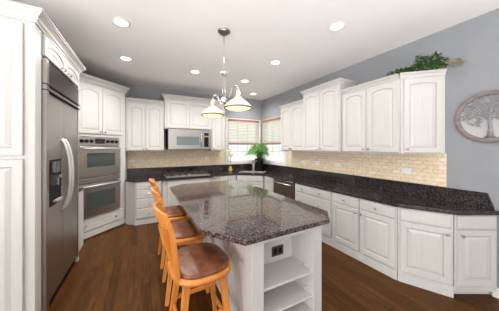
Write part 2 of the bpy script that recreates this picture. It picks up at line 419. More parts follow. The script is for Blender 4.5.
for nm, y0, y1, hy in (('freezer_door', 2.48, 2.93, 2.885), ('door', 2.938, 3.49, 2.985)):
    b = new(); box(b, -.826, -.77, y0, y1, .11, 2.052); o = obj(nm, b, M['steel'], f, bevel=.005)
    b = new(); pts = bez((-.772, hy, 1.64), (-.675, hy, 1.50), (-.675, hy, 1.00), (-.772, hy, .86), 16); tube(b, pts, .0135, 10); obj('handle', b, M['satin'], o, True)
    if nm == 'freezer_door': fd = o
b = new(); box(b, -.772, -.764, 2.555, 2.85, .985, 1.43); d = obj('dispenser', b, M['black'], f, bevel=.003)
b = new(); box(b, -.764, -.760, 2.60, 2.82, 1.30, 1.41); obj('control_panel', b, M['glassblack'], d)
b = new(); box(b, -.764, -.735, 2.63, 2.79, 1.015, 1.035); obj('drip_tray', b, M['grey'], d)
b = new(); box(b, -.764, -.740, 2.66, 2.70, 1.18, 1.25); box(b, -.764, -.742, 2.72, 2.79, 1.245, 1.27); obj('paddle', b, M['chrome'], d)

# ------------------------------------------------------------------ oven tower in the corner
t = thing('oven_cabinet', 'tall white corner cabinet with two arched doors above the built-in ovens', 'cabinet', (0, 0, 0))
b = new()
A_, B_ = (-.985, 4.165), (-.312, 4.838)
din = .6 * .7071
for z0, z1 in ((.02, .36), (1.735, 2.64)): prism(b, [A_, B_, (-.312, 5.33), (-1.53, 5.33), (-1.53, 4.165)], z0, z1)
mo = Matrix.Translation((A_[0], A_[1], 0)) @ Matrix.Rotation(R(45), 4, 'Z')
OW = math.hypot(B_[0] - A_[0], B_[1] - A_[1])
box(b, 0, .095, 0, .3, .36, 1.735, 0, mo); box(b, OW - .165, OW, 0, .3, .36, 1.735, 0, mo); box(b, 0, OW, .5, .52, .36, 1.735, 0, mo)
prism(b, [(-.46, 5.05), (-.312, 4.838), (-.312, 5.33), (-.46, 5.33)], .36, 1.735)
obj('cabinet_body', b, M['cab'], t)
b = new(); box(b, -.0, OW, -.012, -.001, .021, .12, 0, mo); obj('kick_board', b, M['cab'], t)
h2 = OW / 2 - .02
xdoor(t, mo, .05, .05 + h2 - .035, 1.785, 2.60, .05, kn=(OW / 2 - .045, 1.83)); xdoor(t, mo, OW / 2 + .01, OW - .055, 1.785, 2.60, .05, kn=(OW / 2 + .045, 1.83))
bm = slab_bm(.04, OW - .05, .135, .335); bm.transform(mo); o = obj('drawer', bm, M['cab'], t)
for kx in (.19, OW - .22):
    bb = new(); lathe(bb, [(.006, 0), (.006, -.012), (.014, -.016), (.017, -.022), (.013, -.029), (.004, -.031)], 12, (kx, -.02, .235), 'Y'); bb.transform(mo); obj('knob', bb, M['nickel'], o, True)
obj('crown_molding', crown_bm([(-1.53, 4.165), A_, B_, (-.312, 5.33)], 2.641, 1.15), M['cab'], t)

ov = thing('double_oven', 'stainless steel double wall oven built into the white corner tower', 'oven', (A_[0], A_[1], 0), R(45))
x0, x1 = .07, OW - .148; cx = (x0 + x1) / 2
b = new(); box(b, .10, OW - .17, .002, .49, .37, 1.725); obj('oven_body', b, M['steeldark'], ov)
b = new(); box(b, x0, x1, -.03, -.002, 1.58, 1.725); o = obj('control_panel', b, M['steel'], ov, bevel=.003)
b = new(); box(b, cx - .10, cx + .07, -.035, -.03, 1.615, 1.70); obj('display', b, M['display'], o)
for kx in (-.32, -.245, -.165, .125, .21, .295):
    bb = new(); lathe(bb, [(.030, 0), (.030, -.006), (.024, -.008), (.020, -.032), (.017, -.034)], 16, (cx + kx, -.0305, 1.655), 'Y'); obj('knob', bb, M['black'], o, True)
def oven_door(z0, z1, wz0, wz1):
    b = new(); box(b, x0, x1, -.055, -.003, z0, z1); o = obj('oven_door', b, M['steel'], ov, bevel=.004)
    b = new(); box(b, cx - .25, cx + .25, -.059, -.0555, wz0, wz1); obj('window', b, M['glassblack'], o, bevel=.001)
    b = new(); z = z1 - .035; tube(b, [(x0 + .02, -.105, z), (x1 - .02, -.105, z)], .013, 10)
    for hx in (x0 + .07, x1 - .07): tube(b, [(hx, -.055, z), (hx, -.105, z)], .009, 8)
    obj('handle', b, M['satin'], o, True)
oven_door(1.04, 1.565, 1.21, 1.45)
oven_door(.375, .93, .50, .79)
b = new(); box(b, x0, x1, -.045, -.003, .945, 1.025); obj('trim_strip', b, M['steel'], ov, bevel=.003)

t = thing('base_cabinet', 'narrow white filler cabinet with dark top between the refrigerator and ovens', 'cabinet', (0, 0, 0))
b = new(); box(b, -1.5, -.832, 3.585, 4.11, .001, .885); obj('cabinet_body', b, M['cab'], t)
b = new(); box(b, -1.5, -.826, 3.585, 4.115, .886, .905); obj('top', b, M['granite'], t)

# ------------------------------------------------------------------ upper cabinets
def upper(label, loc, rz, width, depth, z0, z1, doors, crown_ends=(0, 0), group=None, arch=.036, cs=.9, miter=False, top=.03):
    t = thing('wall_cabinet', label, 'cabinet', loc, rz, group)
    b = new(); box(b, GAP, width - GAP, 0, depth, z0, z1); box(b, GAP + .01, width - .01, .02, depth - .01, z0 - .012, z0)
    obj('cabinet_body', b, M['cab'], t)
    for x0, x1, k in doors:
        door(t, x0, x1, z0 + .012, z1 - top, arch, None if k is None else (x0 + .03 if k == 'l' else x1 - .03, z0 + .05))
    path = [(GAP, 0), (width - GAP, 0)]
    if crown_ends[0]: path = [(GAP, crown_ends[0])] + path
    if crown_ends[1]: path = path + [(width - GAP, crown_ends[1])]
    if miter: path = path[:-1] + [(width, 0), (width + .003, .003)]
    obj('crown_molding', crown_bm(path, z1 + .001, cs), M['cab'], t)
    return t
YU = 5.02
upper('white two-door wall cabinet between the oven tower and the microwave', (-.31, YU, 0), 0, .745, .325, 1.475, 2.50, [(.03, .362, 'r'), (.372, .72, 'l')], (0, 0))
upper('short white two-door wall cabinet directly above the microwave', (.44, YU - .05, 0), 0, 1.085, .375, 1.985, 2.655, [(.05, .535, None), (.55, 1.06, None)], (.37, 0), arch=.022)
upper('tall narrow white wall cabinet between the microwave and the window', (1.527, YU - .05, 0), 0, .365, .375, 1.475, 2.655, [(.03, .335, 'l')], (0, .37), arch=.022)
XU = 2.91
upper('white two-door wall cabinet on the right wall nearest the window', (XU, 3.945, 0), R(-90), .83, .325, 1.475, 2.455, [(.02, .39, 'r'), (.40, .815, 'l')], (.32, 0), cs=.65, top=.014)
upper('tallest white two-door wall cabinet on the right wall, standing proud of its neighbours', (XU - .06, 3.11, 0), R(-90), .845, .385, 1.475, 2.59, [(.015, .43, 'r'), (.44, .825, 'l')], (.38, .38), cs=.75, top=.016)
upper('white two-door wall cabinet on the right wall beside the angled end cabinet', (XU, 2.262, 0), R(-90), .852, .325, 1.475, 2.42, [(.02, .405, 'r'), (.43, .835, 'l')], miter=True, cs=.65, top=.014)
t = thing('wall_cabinet', 'white angled end wall cabinet on the right wall under the ivy', 'cabinet', (XU, 1.408, 0), R(-45))
b = new(); LW = .462
prism(b, [(0.002, 0), (LW - .002, 0), (.2309, .2309)], 1.475, 2.42); obj('cabinet_body', b, M['cab'], t)
door(t, .035, LW - .035, 1.487, 2.406, .012, (.065, 1.53))
obj('crown_molding', crown_bm([(-.0021, .0021), (0.0, 0), (LW - .004, 0)], 2.421, .65), M['cab'], t)

# ------------------------------------------------------------------ microwave
mw = thing('microwave', 'stainless steel over-the-range microwave under the short wall cabinet', 'microwave', (.505, 4.93, 0))
MWW = 1.01
b = new(); box(b, 0, MWW, .02, .40, 1.50, 1.966); obj('body', b, M['black'], mw)
b = new(); box(b, 0.01, MWW * .78, -.012, .0195, 1.505, 1.962); o = obj('door', b, M['steel'], mw, bevel=.004)
b = new(); box(b, .19, MWW * .70, -.016, -.0125, 1.60, 1.80); obj('window', b, M['mwglass'], o, bevel=.001)
b = new(); x = MWW * .74; tube(b, [(x, -.012, 1.56), (x, -.05, 1.58), (x, -.05, 1.85), (x, -.012, 1.87)], .011, 8); obj('handle', b, M['chrome'], o, True)
b = new(); box(b, MWW * .785, MWW - .005, -.010, .0195, 1.505, 1.962); o = obj('control_panel', b, M['steel'], mw, bevel=.004)
b = new(); box(b, MWW * .82, MWW * .93, -.014, -.0105, 1.56, 1.80); obj('keypad', b, M['black'], o)
b = new(); box(b, MWW * .82, MWW * .93, -.014, -.0105, 1.83, 1.90); obj('display', b, M['display'], o)

# ------------------------------------------------------------------ base cabinets
ZT = .858   # underside of the worktop
def base(label, loc, rz, width, depth=.58, drawers=(), doors=(), recess=0.0, body=None):
    t = thing('base_cabinet', label, 'cabinet', loc, rz)
    b = new()
    if body:
        prism(b, body, .065 if recess else .001, ZT - .001)
        if recess: prism(b, [(x, max(y, recess)) for x, y in body], .001, .0645)
    else: box(b, GAP, width - GAP, 0, depth, .001, ZT - .001)
    obj('cabinet_body', b, M['cab'], t)
    b = new()
    if not recess: box(b, GAP, width - GAP, -.012, -.001, .002, .095); box(b, GAP, width - GAP, -.008, -.001, .095, .108); obj('kick_board', b, M['cab'], t)
    for x0, x1, z0, z1, kn in drawers: drawer(t, x0, x1, z0, z1, kn)
    for x0, x1, z0, z1, k in doors: door(t, x0, x1, z0, z1, 0, None if k is None else (x0 + .03 if k == 'l' else x1 - .03, z1 - .05))
    return t
D0, D1 = .712, .845
# back wall
YF = 4.63
t = base('white base cabinet with a stack of four drawers left of the cooktop', (-.13, YF, 0), 0, .50, body=[(GAP, 0), (.498, 0), (.498, .70), (-.17, .70), (-.17, .17)],
     drawers=[(.02, .48, .70, .845, (.25,)), (.02, .48, .52, .69, (.25,)), (.02, .48, .33, .51, (.25,)), (.02, .48, .125, .32, (.25,))])
base('white base cabinet with raised-panel doors under the cooktop', (.372, YF - .05, 0), 0, 1.09, .74, drawers=[(.09, 1.0, .712, .845, ())],
     doors=[(.09, .54, .13, .70, 'r'), (.55, 1.0, .13, .70, 'l')])
base('white base cabinet with one drawer between the cooktop and the sink corner', (1.464, YF + .08, 0), 0, .622, .61, drawers=[(.18, .61, D0, D1, (.40,))], doors=[(.18, .61, .13, .70, 'r')])
# sink base across the corner
SA, SB = Vector((2.098, 4.71)), Vector((2.63, 4.262))
sd = SB - SA; SL = sd.length; sang = math.atan2(sd.y, sd.x)
base('white corner base cabinet with two doors under the sink', (SA.x, SA.y, 0), sang, SL, body=[(.004, 0), (SL - .004, 0), (SL - .004, .10), (.004, .10)],
     drawers=[(.02, SL - .02, D0, D1, ())], doors=[(.02, SL / 2 - .005, .13, .70, 'r'), (SL / 2 + .005, SL - .02, .13, .70, 'l')])
XB = 2.63
base('narrow white base cabinet of three drawers between the sink corner and the dishwasher', (XB, 4.235, 0), R(-90), .43, drawers=[(.04, .40, D0, D1, (.22,)), (.04, .40, .43, .70, (.22,)), (.04, .40, .13, .42, (.22,))])
dw = thing('dishwasher', 'dark-fronted dishwasher with a steel bar handle under the right counter', 'dishwasher', (XB, 3.80, 0), R(-90))
b = new(); box(b, .004, .694, 0, .56, .001, ZT - .002); obj('body', b, M['black'], dw)
b = new(); box(b, .006, .692, -.03, -.001, .11, ZT - .006); o = obj('door', b, M['brownsteel'], dw, bevel=.004)
b = new(); tube(b, [(.04, -.075, .80), (.655, -.075, .80)], .013, 10)
for hx in (.08, .615): tube(b, [(hx, -.03, .80), (hx, -.075, .80)], .008, 8)
obj('handle', b, M['chrome'], o, True)
base('white base cabinet of paired small and wide drawers right of the dishwasher', (XB, 3.10, 0), R(-90), .869, drawers=[(.015, .425, D0, D1, (.22,)), (.435, .85, D0, D1, (.64,)), (.015, .85, .425, .70, (.15, .62)), (.015, .85, .13, .415, (.15, .62))])
base('white base cabinet with drawer and right-knobbed door, beside the paired-drawer cabinet', (XB, 2.229, 0), R(-90), .459, drawers=[(.02, .45, D0, D1, (.235,))], doors=[(.02, .45, .13, .70, 'r')])
base('white base cabinet with drawer and left-knobbed door where the run begins to bend', (XB, 1.768, 0), R(-90), .466, drawers=[(.012, .445, D0, D1, (.23,))], doors=[(.012, .445, .13, .70, 'l')])
DA, DB, DC = Vector((2.632, 1.300)), Vector((2.838, .883)), Vector((3.228, .676))
dd = DB - DA; DL = dd.length; da = math.atan2(dd.y, dd.x)
def loc2(pts, org, ang):
    c, s = math.cos(-ang), math.sin(-ang); return [((x - org.x) * c - (y - org.y) * s, (x - org.x) * s + (y - org.y) * c) for x, y in pts]
dt = base('white angled base cabinet with wide door near the end of the counter', (DA.x, DA.y, 0), da, DL, body=loc2([DA + dd * .004, DB - dd * .004, (2.98, .96), (2.98, 1.298)], DA, da),
     drawers=[(.022, DL - .018, D0, D1, ())], doors=[(.022, DL - .018, .13, .70, 'r')])
ed = DC - DB; EL = ed.length; ea = math.atan2(ed.y, ed.x)
et = base('white end base cabinet meeting the grey wall under the round wall art', (DB.x, DB.y, 0), ea, EL, body=loc2([DB + ed * .01, DC, (3.228, .88)], DB, ea), recess=.055,
     drawers=[(.03, EL - .02, D0, D1, ())], doors=[(.03, EL - .02, .13, .70, 'l')])

def bake(t):                      # give a thing's parts its rotation and stand it square to the room
    m = Matrix.Rotation(t.rotation_euler.z, 4, 'Z')
    for c in t.children:
        c.data.transform(m)
        for g in c.children: g.data.transform(m)
    t.rotation_euler = (0, 0, 0)
bake(et); bake(dt)

# ------------------------------------------------------------------ worktop
ct = thing('countertop', 'polished dark brown granite countertop running along the back and right walls', 'countertop', (0, 0, 0))
outer = [(-.305, 5.335), (-.305, 4.80), (-.145, 4.600), (.352, 4.600), (.372, 4.545), (1.455, 4.545), (1.475, 4.680), (2.085, 4.680), (2.600, 4.245), (2.600, 1.292), (2.832, .846), (3.237, .640), (3.237, 5.335)]
SC = Vector((2.57, 4.745)); ux, uy = sd.normalized(), Vector((-sd.y, sd.x)).normalized()
hole = [SC + ux * a + uy * c for a, c in ((-.34, -.19), (.34, -.19), (.34, .19), (-.34, .19))]
def slab_with_hole(outer, hole, z0, z1):
    bm = new(); eds = []
    for loop in (outer, hole):
        vs = [bm.verts.new((p[0], p[1], z0)) for p in loop]
        eds += [bm.edges.new((vs[i], vs[(i + 1) % len(vs)])) for i in range(len(vs))]
    bmesh.ops.triangle_fill(bm, use_beauty=True, edges=eds)
    r = bmesh.ops.extrude_face_region(bm, geom=bm.faces[:])
    for v in r['geom']:
        if isinstance(v, bmesh.types.BMVert): v.co.z = z1
    return bm
obj('worktop', slab_with_hole(outer, hole, ZT, .90), M['granite'], ct, bevel=.006)
b = new(); box(b, -.305, 3.228, 5.322, 5.340, .901, 1.068); box(b, 3.212, 3.230, .76, 5.321, .901, 1.068)
vs = [b.verts.new((x, y, z)) for x in (3.212, 3.230) for y, z in ((.759, .901), (.759, 1.068), (.735, 1.068), (.69, .93), (.69, .901))]
b.faces.new(vs[:5]); b.faces.new(vs[5:][::-1])
for i in range(5): b.faces.new((vs[i], vs[(i + 1) % 5], vs[5 + (i + 1) % 5], vs[5 + i]))
obj('backsplash', b, M['granite'], ct, bevel=.003)

sk = thing('kitchen_sink', 'white undermount sink set into the granite in the window corner', 'sink', (SC.x, SC.y, 0), sang)
b = new()
rim = .335
for (a, c, d_, e) in ((-.338, -.325, -.188, .188), (.325, .338, -.188, .188), (-.325, .325, -.188, -.175), (-.325, .325, .175, .188)): box(b, a, c, d_, e, .70, .8985)
box(b, -.338, .338, -.188, .188, .69, .70); obj('basin', b, M['sink'], sk, bevel=.003)
b = new(); lathe(b, [(.045, .7005), (.045, .704), (.02, .705)], 16); obj('drain', b, M['steel'], sk, True)
fp = SC + uy * .27 + ux * (-.015)
fa = thing('faucet', 'brushed steel single-lever faucet behind the corner sink', 'faucet', (fp.x, fp.y, .9015), sang)
b = new(); lathe(b, [(.05, 0), (.05, .008), (.036, .012), (.036, .25), (.03, .28), (.012, .29)], 20); obj('body', b, M['steel'], fa, True)
b = new(); tube(b, bez((0, 0, .22), (0, -.06, .27), (0, -.14, .25), (0, -.17, .18), 8), .02, 12); obj('spout', b, M['steel'], fa, True)
b = new(); tube(b, [(.03, 0, .23), (.10, .01, .28)], .008, 8); obj('lever', b, M['chrome'], fa, True)

# ------------------------------------------------------------------ cooktop
ck = thing('cooktop', 'stainless steel gas cooktop with black grates set on the granite under the microwave', 'cooktop', (.43, 4.585, .901))
CW, CD = .97, .54
b = new(); box(b, 0, CW, 0, CD, 0, .022); obj('tray', b, M['steel'], ck, bevel=.006)
for i in range(3):
    gx = .03 + i * .31; b = new(); w_ = .29
    for x in (gx, gx + w_ - .014, gx + w_ / 2 - .007): box(b, x, x + .014, .10, .51, .040, .056)
    for y in (.10, .496, .30): box(b, gx, gx + w_, y, y + .014, .040, .056)
    for x in (gx, gx + w_ - .014):
        for y in (.10, .496): box(b, x, x + .014, y, y + .014, .0225, .040)
    obj('grate', b, M['iron'], ck)
    for y in (.20, .41):
        b = new(); lathe(b, [(.045, .0225), (.045, .030), (.030, .032), (.030, .037), (.01, .038)], 16, (gx + w_ / 2 - .0, y, 0)); obj('burner', b, M['iron'], ck, True)
for i in range(5):
    b = new(); lathe(b, [(.019, .0225), (.018, .045), (.012, .048)], 14, (.20 + i * .14, .05, 0)); obj('knob', b, M['chrome'], ck, True)

# ------------------------------------------------------------------ island
isl = thing('kitchen_island', 'white island with speckled brown granite top and open end shelves', 'island', (0, 0, 0))
IX0, IX1, IY0, IY1 = .735, 1.44, 1.335, 3.52
NX0, NX1, ND = .825, 1.345, .30
b = new()
box(b, IX0, IX1, IY0 + ND, IY1, .001, .858)
box(b, IX0, NX0, IY0, IY0 + ND, .001, .858); box(b, NX1, IX1, IY0, IY0 + ND, .001, .858)
box(b, NX0, NX1, IY0, IY0 + ND, .815, .858); box(b, NX0, NX1, IY0, IY0 + ND, .001, .10)
obj('island_body', b, M['cab'], isl)
# beaded side panel on the seating side
b = new()
for k in range(5): box(b, IX0 - .005, IX0 - .0005, 1.412 + k * .068, 1.412 + k * .068 + .064, .12, .82)
box(b, IX0 - .010, IX0 - .0005, IY0, 1.408, .001, .857); box(b, IX0 - .010, IX0 - .0005, 1.755, 1.84, .001, .857)
obj('beaded_panel', b, M['cab'], isl, bevel=.003)
for k in range(3):
    y0 = 1.87 + k * .55
    bm = panel_bm(0, .50, .12, .82, 0, .014); bm.transform(Matrix.Translation((IX0 - .0005, y0 + .50, 0)) @ Matrix.Rotation(R(-90), 4, 'Z')); obj('side_panel', bm, [M['cab'], M['cabdark']], isl)
    bm = panel_bm(0, .50, .12, .82, 0, .014); bm.transform(Matrix.Translation((IX1 + .0005, y0 - .3, 0)) @ Matrix.Rotation(R(90), 4, 'Z')); obj('side_panel', bm, [M['cab'], M['cabdark']], isl)
for z in (.235, .447):
    b = new(); box(b, NX0 + .001, NX1 - .001, IY0 + .012, IY0 + ND - .001, z - .02, z); o = obj('shelf', b, M['cab'], isl, bevel=.003)
for z in (.235, .447):
    b = new(); box(b, NX1 - .012, NX1 - .001, IY0 + .03, IY0 + ND - .01, z + .0005, z + .012); lathe(b, [(.012, z + .012), (.010, z + .03), (.003, z + .04)], 10, (NX1 - .014, IY0 + .09, 0)); obj('shelf_clip', b, M['cab'], isl)
top = [(.400, 3.57), (.400, 1.63), (.632, 1.272), (1.505, 1.300), (1.672, 1.470), (1.690, 3.60), (1.55, 3.76), (.62, 3.76)]
b = new(); prism(b, top, .859, .90); obj('countertop', b, M['granite_tan'], isl, bevel=.007)
def outlet(name, label, loc, rz, m, w_=.115, h_=.075, m2=None, sw=False):
    t = thing(name, label, 'outlet', loc, rz)
    b = new(); box(b, -w_ / 2, w_ / 2, -.007, -.0005, -h_ / 2, h_ / 2); obj('cover_plate', b, m, t, bevel=.002)
    for k in (-1, 1):
        b = new(); box(b, k * w_ * .22 - w_ * .13, k * w_ * .22 + w_ * .13, -.0095, -.0072, -h_ * .28, h_ * .28); obj('socket', b, m2 or m, t, bevel=.001)
    return t
outlet('power_outlet', 'dark brown power outlet inside the island end above the shelves', (1.165, IY0 + ND, .545), 0, M['brownplate'], .135, .095, M['black'])
outlet('power_outlet', 'white outlet on the back tile beside the oven tower', (-.20, YB - .009, 1.235), 0, M['plate'])
outlet('power_outlet', 'white outlet on the back tile between the cooktop and the window', (1.52, YB - .009, 1.26), 0, M['plate'])
outlet('power_outlet', 'white outlet on the right wall tile nearest the window', (XW - .009, 3.53, 1.225), R(-90), M['plate'])
outlet('light_switch', 'white switch plate on the right wall tile, second from the window', (XW - .009, 3.11, 1.225), R(-90), M['plate'])
outlet('power_outlet', 'white outlet on the right wall tile, third from the window', (XW - .009, 2.60, 1.222), R(-90), M['plate'])
outlet('power_outlet', 'white outlet on the right wall tile below the angled end wall cabinet', (XW - .009, 1.485, 1.225), R(-90), M['plate'])

# ------------------------------------------------------------------ stools
def superellipse(rx, ry, p, n=36, cx=0, cy=0):
    out = []
    for i in range(n):
        a = 2 * math.pi * i / n; c, s = math.cos(a), math.sin(a)
        out.append((cx + rx * math.copysign(abs(c) ** (2 / p), c), cy + ry * math.copysign(abs(s) ** (2 / p), s)))
    return out
def loft(bm, rings):
    vr = [[bm.verts.new(p) for p in r] for r in rings]; n = len(vr[0])
    for a, b in zip(vr, vr[1:]):
        for i in range(n): bm.faces.new((a[i], a[(i + 1) % n], b[(i + 1) % n], b[i]))
    bm.faces.new(vr[0][::-1]); bm.faces.new(vr[-1])
def ring3(rx, ry, z, p=2.8, dish=0): return [(x, y, z) for x, y in superellipse(rx, ry, p)]
def make_stool(label):
    t = thing('counter_stool', label, 'stool', (0, 0, 0), 0, 'counter stools along the island')
    b = new(); loft(b, [ring3(.20, .23, .595), ring3(.226, .262, .602), ring3(.232, .268, .618), ring3(.228, .264, .636), ring3(.214, .25, .642)]); obj('seat', b, M['oak'], t, True)
    b = new(); loft(b, [ring3(.209, .244, .6425), ring3(.21, .246, .656), ring3(.195, .23, .668), ring3(.12, .15, .674), ring3(.03, .04, .672)]); obj('cushion', b, M['leather'], t, True)
    b = new(); lathe(b, [(.12, .565), (.12, .594)], 20); obj('swivel', b, M['black'], t)
    b = new(); box(b, -.15, .15, -.15, .15, .535, .564); obj('apron', b, M['oak'], t, bevel=.006)
    for sx in (-1, 1):
        for sy in (-1, 1):
            b = new(); tube(b, [(sx * .135, sy * .14, .563), (sx * .165, sy * .165, .3), (sx * .205, sy * .20, .0005)], [.024, .022, .017], 4, square=True); obj('leg', b, M['oak'], t, bevel=.004)
    for z, pts in ((.20, ((.175, -.175), (.175, .175))), (.24, ((-.172, -.172), (-.172, .172))), (.29, ((-.165, -.165), (.165, -.165))), (.29, ((-.165, .165), (.165, .165)))):
        b = new(); tube(b, [(*pts[0], z), (*pts[1], z)], [(.010, .016)] * 2, 4, square=True); obj('stretcher', b, M['oak'], t, bevel=.003)
    for sy in (-1, 1):
        b = new(); tube(b, bez((-.195, sy * .165, .61), (-.225, sy * .18, .78), (-.215, sy * .178, .93), (-.27, sy * .178, 1.06), 10), [(.017, .021)] * 11, 4, square=True); obj('back_post', b, M['oak'], t, bevel=.004)
    # curved crest rail
    b = new(); rows = []
    for i in range(13):
        u = -1 + i / 6; y = .19 * u; bow = -.055 * (1 - u * u)
        top = 1.105 + .02 * (1 - u * u); bot = .985
        rows.append([(-.235 + bow - .012 + .0, y, bot), (-.235 + bow + .012, y, bot), (-.28 + bow + .012, y, top), (-.28 + bow - .012, y, top)])
    loft(b, rows); obj('crest_rail', b, M['oak'], t, bevel=.005)
    for k in (-1, 0, 1):
        b = new(); y1 = .11 * k; y0 = .07 * k; bow = -.055 * (1 - (y1 / .19) ** 2)
        tube(b, bez((-.19, y0, .635), (-.225, y0, .78), (-.235 + bow * .8, y1, .88), (-.235 + bow, y1, .985), 8), [(.020, .007)] * 9, 4, square=True); obj('back_slat', b, M['oak'], t, bevel=.002)
    return t
st = make_stool('orange oak counter stool with brown leather seat, nearest the camera at the island'); st.location = (.41, 1.65, 0); st.rotation_euler = (0, 0, R(2))
dup(st, (.42, 2.34, 0), R(-1), 'orange oak counter stool with brown leather seat, middle of the three at the island')
dup(st, (.42, 3.03, 0), R(1), 'orange oak counter stool with brown leather seat, farthest of the three, nearest the cooktop')

# ------------------------------------------------------------------ ceiling lights
def can(label, loc):
    t = thing('recessed_light', label, 'ceiling light', loc, 0, 'recessed ceiling lights')
    b = new(); lathe(b, [(.070, -.001), (.095, -.001), (.092, -.006), (.072, -.010), (.070, -.001)], 28, cap=False); obj('trim_ring', b, M['white'], t, True)
    b = new(); lathe(b, [(.0695, -.001), (.0695, -.004), (.02, -.0045)], 28); obj('lamp', b, M['lamp'], t)
    return t
cans = [(-.216, 2.746, 'nearest the refrigerator'), (2.029, 1.655, 'nearest the camera on the right side'), (-.233, 3.828, 'in front of the oven tower'),
        (.878, 3.884, 'in front of the microwave'), (1.985, 2.839, 'beside the right wall cabinets, above the drawers'), (1.95, 3.93, 'right of the pendant, second from the window corner'), (2.62, 4.77, 'nearest the corner windows')]
c0 = None
for x, y, s in cans:
    lab = 'round glowing recessed ceiling light ' + s
    if c0 is None: c0 = can(lab, (x, y, ZC))
    else: dup(c0, (x, y, ZC), None, lab)
for (x, y, s), watts in zip(cans, (54, 22, 80, 92, 38, 60, 45)):
    d = bpy.data.lights.new('can_lamp', 'SPOT'); d.energy = watts; d.spot_size = R(165); d.spot_blend = .9; d.shadow_soft_size = .07; d.color = (1, .965, .92)
    o = bpy.data.objects.new('can_lamp', d); COL.objects.link(o); o.location = (x, y, ZC - .02)

# ------------------------------------------------------------------ pendant
pd = thing('pendant_light', 'polished two-arm pendant lamp with white dome shades over the island', 'pendant light', (.89, 2.37, 0))
b = new(); lathe(b, [(.075, ZC - .001), (.078, ZC - .012), (.05, ZC - .035), (.014, ZC - .045)], 28); obj('canopy', b, M['bronze'], pd, True)
b = new(); tube(b, [(0, 0, ZC - .045), (0, 0, 2.50)], .005, 8); obj('rod', b, M['chrome'], pd, True)
b = new(); lathe(b, [(.005, 2.512), (.024, 2.506), (.043, 2.482), (.043, 2.456), (.024, 2.432), (.006, 2.426)], 18); obj('ball', b, M['chrome'], pd, True)
for dx in (-.016, .016):
    b = new(); tube(b, [(dx, 0, 2.44), (dx, 0, 2.14)], .004, 8); obj('rod', b, M['chrome'], pd, True)
b = new(); lathe(b, [(.012, 2.175), (.03, 2.16), (.036, 2.13), (.03, 2.10), (.012, 2.08)], 18); obj('hub', b, M['chrome'], pd, True)
for y, x, in ((-.32, .045), (.29, -.05)):
    s = 1 if y > 0 else -1
    b = new(); tube(b, bez((0, 0, 2.12), (x * .4, y * .5, 2.02), (x * .4, y * .45, 2.33), (x, y, 2.22), 14), .008, 8); tube(b, [(x, y, 2.225), (x, y, 2.17)], .010, 8)
    obj('arm', b, M['chrome'], pd, True)
    b = new(); lathe(b, [(.012, 2.20), (.022, 2.19), (.024, 2.15), (.034, 2.13), (.036, 2.10)], 18, (x, y, 0)); obj('socket', b, M['chrome'], pd, True)
    b = new(); lathe(b, [(.030, 2.105), (.050, 2.088), (.078, 2.066), (.112, 2.040), (.138, 2.015), (.152, 1.990), (.149, 1.989), (.135, 2.011), (.110, 2.035), (.076, 2.060), (.049, 2.082), (.030, 2.098)], 36, (x, y, 0), cap=False); o = obj('shade', b, M['shade'], pd, True)
    b = new(); lathe(b, [(.151, 1.994), (.158, 1.991), (.158, 1.978), (.147, 1.976), (.147, 1.992)], 36, (x, y, 0), cap=False); obj('rim', b, M['bronze'], o, True)
    b = new(); lathe(b, [(.146, 1.984), (.11, 1.966), (.06, 1.955), (.005, 1.952)], 36, (x, y, 0)); obj('diffuser', b, M['diffuser'], o, True)
    d = bpy.data.lights.new('pendant_bulb', 'POINT'); d.energy = 13; d.shadow_soft_size = .03; d.color = (1, .86, .66)
    lo = bpy.data.objects.new('pendant_bulb', d); COL.objects.link(lo); lo.location = (.89 + x, 2.37 + y, 2.03)

# ------------------------------------------------------------------ round wall art
PC = (XW, .722, 1.872)
wa = thing('wall_art', 'round grey wooden frame around a grey metal tree on the right wall', 'wall art', PC, R(-90))   # local: x along wall, -y into the room
b = new(); lathe(b, [(.228, -.001), (.228, -.028), (.235, -.032), (.265, -.032), (.273, -.026), (.273, -.001), (.228, -.001)], 64, axis='Y', cap=False); obj('frame', b, M['artwood'], wa, True)
b = new(); lathe(b, [(.2275, -.001), (.2275, -.006)], 64, axis='Y'); obj('backing', b, M['artback'], wa)
b = new(); rr = random.Random(3)
tube(b, [(0, -.012, -.22), (.004, -.012, -.12), (-.002, -.013, -.05), (.0, -.013, .03)], [.028, .017, .016, .012], 8)
for k in (-1, -.5, .5, 1): tube(b, [(0, -.012, -.19), (k * .05, -.011, -.222)], [.012, .004], 6)
for a in (-75, -50, -28, -8, 12, 34, 55, 78):
    ra = R(a); L = .17 + .03 * math.cos(ra); tube(b, bez((0, -.013, -.03), (math.sin(ra) * .05, -.013, .02), (math.sin(ra) * .1, -.014, .03 + math.cos(ra) * .06), (math.sin(ra) * L, -.013, .02 + math.cos(ra) * L), 8), [.008 - i * .0007 for i in range(9)], 6)
obj('tree', b, M['artmetal'], wa, True)
b = new()
for i in range(520):
    a = rr.uniform(0, 2 * math.pi); q = math.sqrt(rr.random())
    x, z = .222 * q * math.cos(a), .055 + .165 * q * math.sin(a)
    if x * x + z * z > .222 ** 2 or (z < -.02 and abs(x) < .06): continue
    s = rr.uniform(.007, .014); an = rr.uniform(0, 6.28); y = -.012 - rr.uniform(0, .008)
    c_, s_ = math.cos(an), math.sin(an)
    vs = [(x + c_ * s * 1.5, y, z + s_ * s * 1.5), (x - s_ * s * .7, y - .003, z + c_ * s * .7), (x - c_ * s * 1.5, y, z - s_ * s * 1.5), (x + s_ * s * .7, y - .003, z - c_ * s * .7)]
    f_ = [bm_v for bm_v in (b.verts.new(v) for v in vs)]; g_ = [b.verts.new((v[0], v[1] + .004, v[2])) for v in vs]
    b.faces.new(f_); b.faces.new(g_[::-1])
    for i4 in range(4): b.faces.new((f_[i4], f_[(i4 + 1) % 4], g_[(i4 + 1) % 4], g_[i4]))
obj('leaves', b, M['artmetal'], wa)

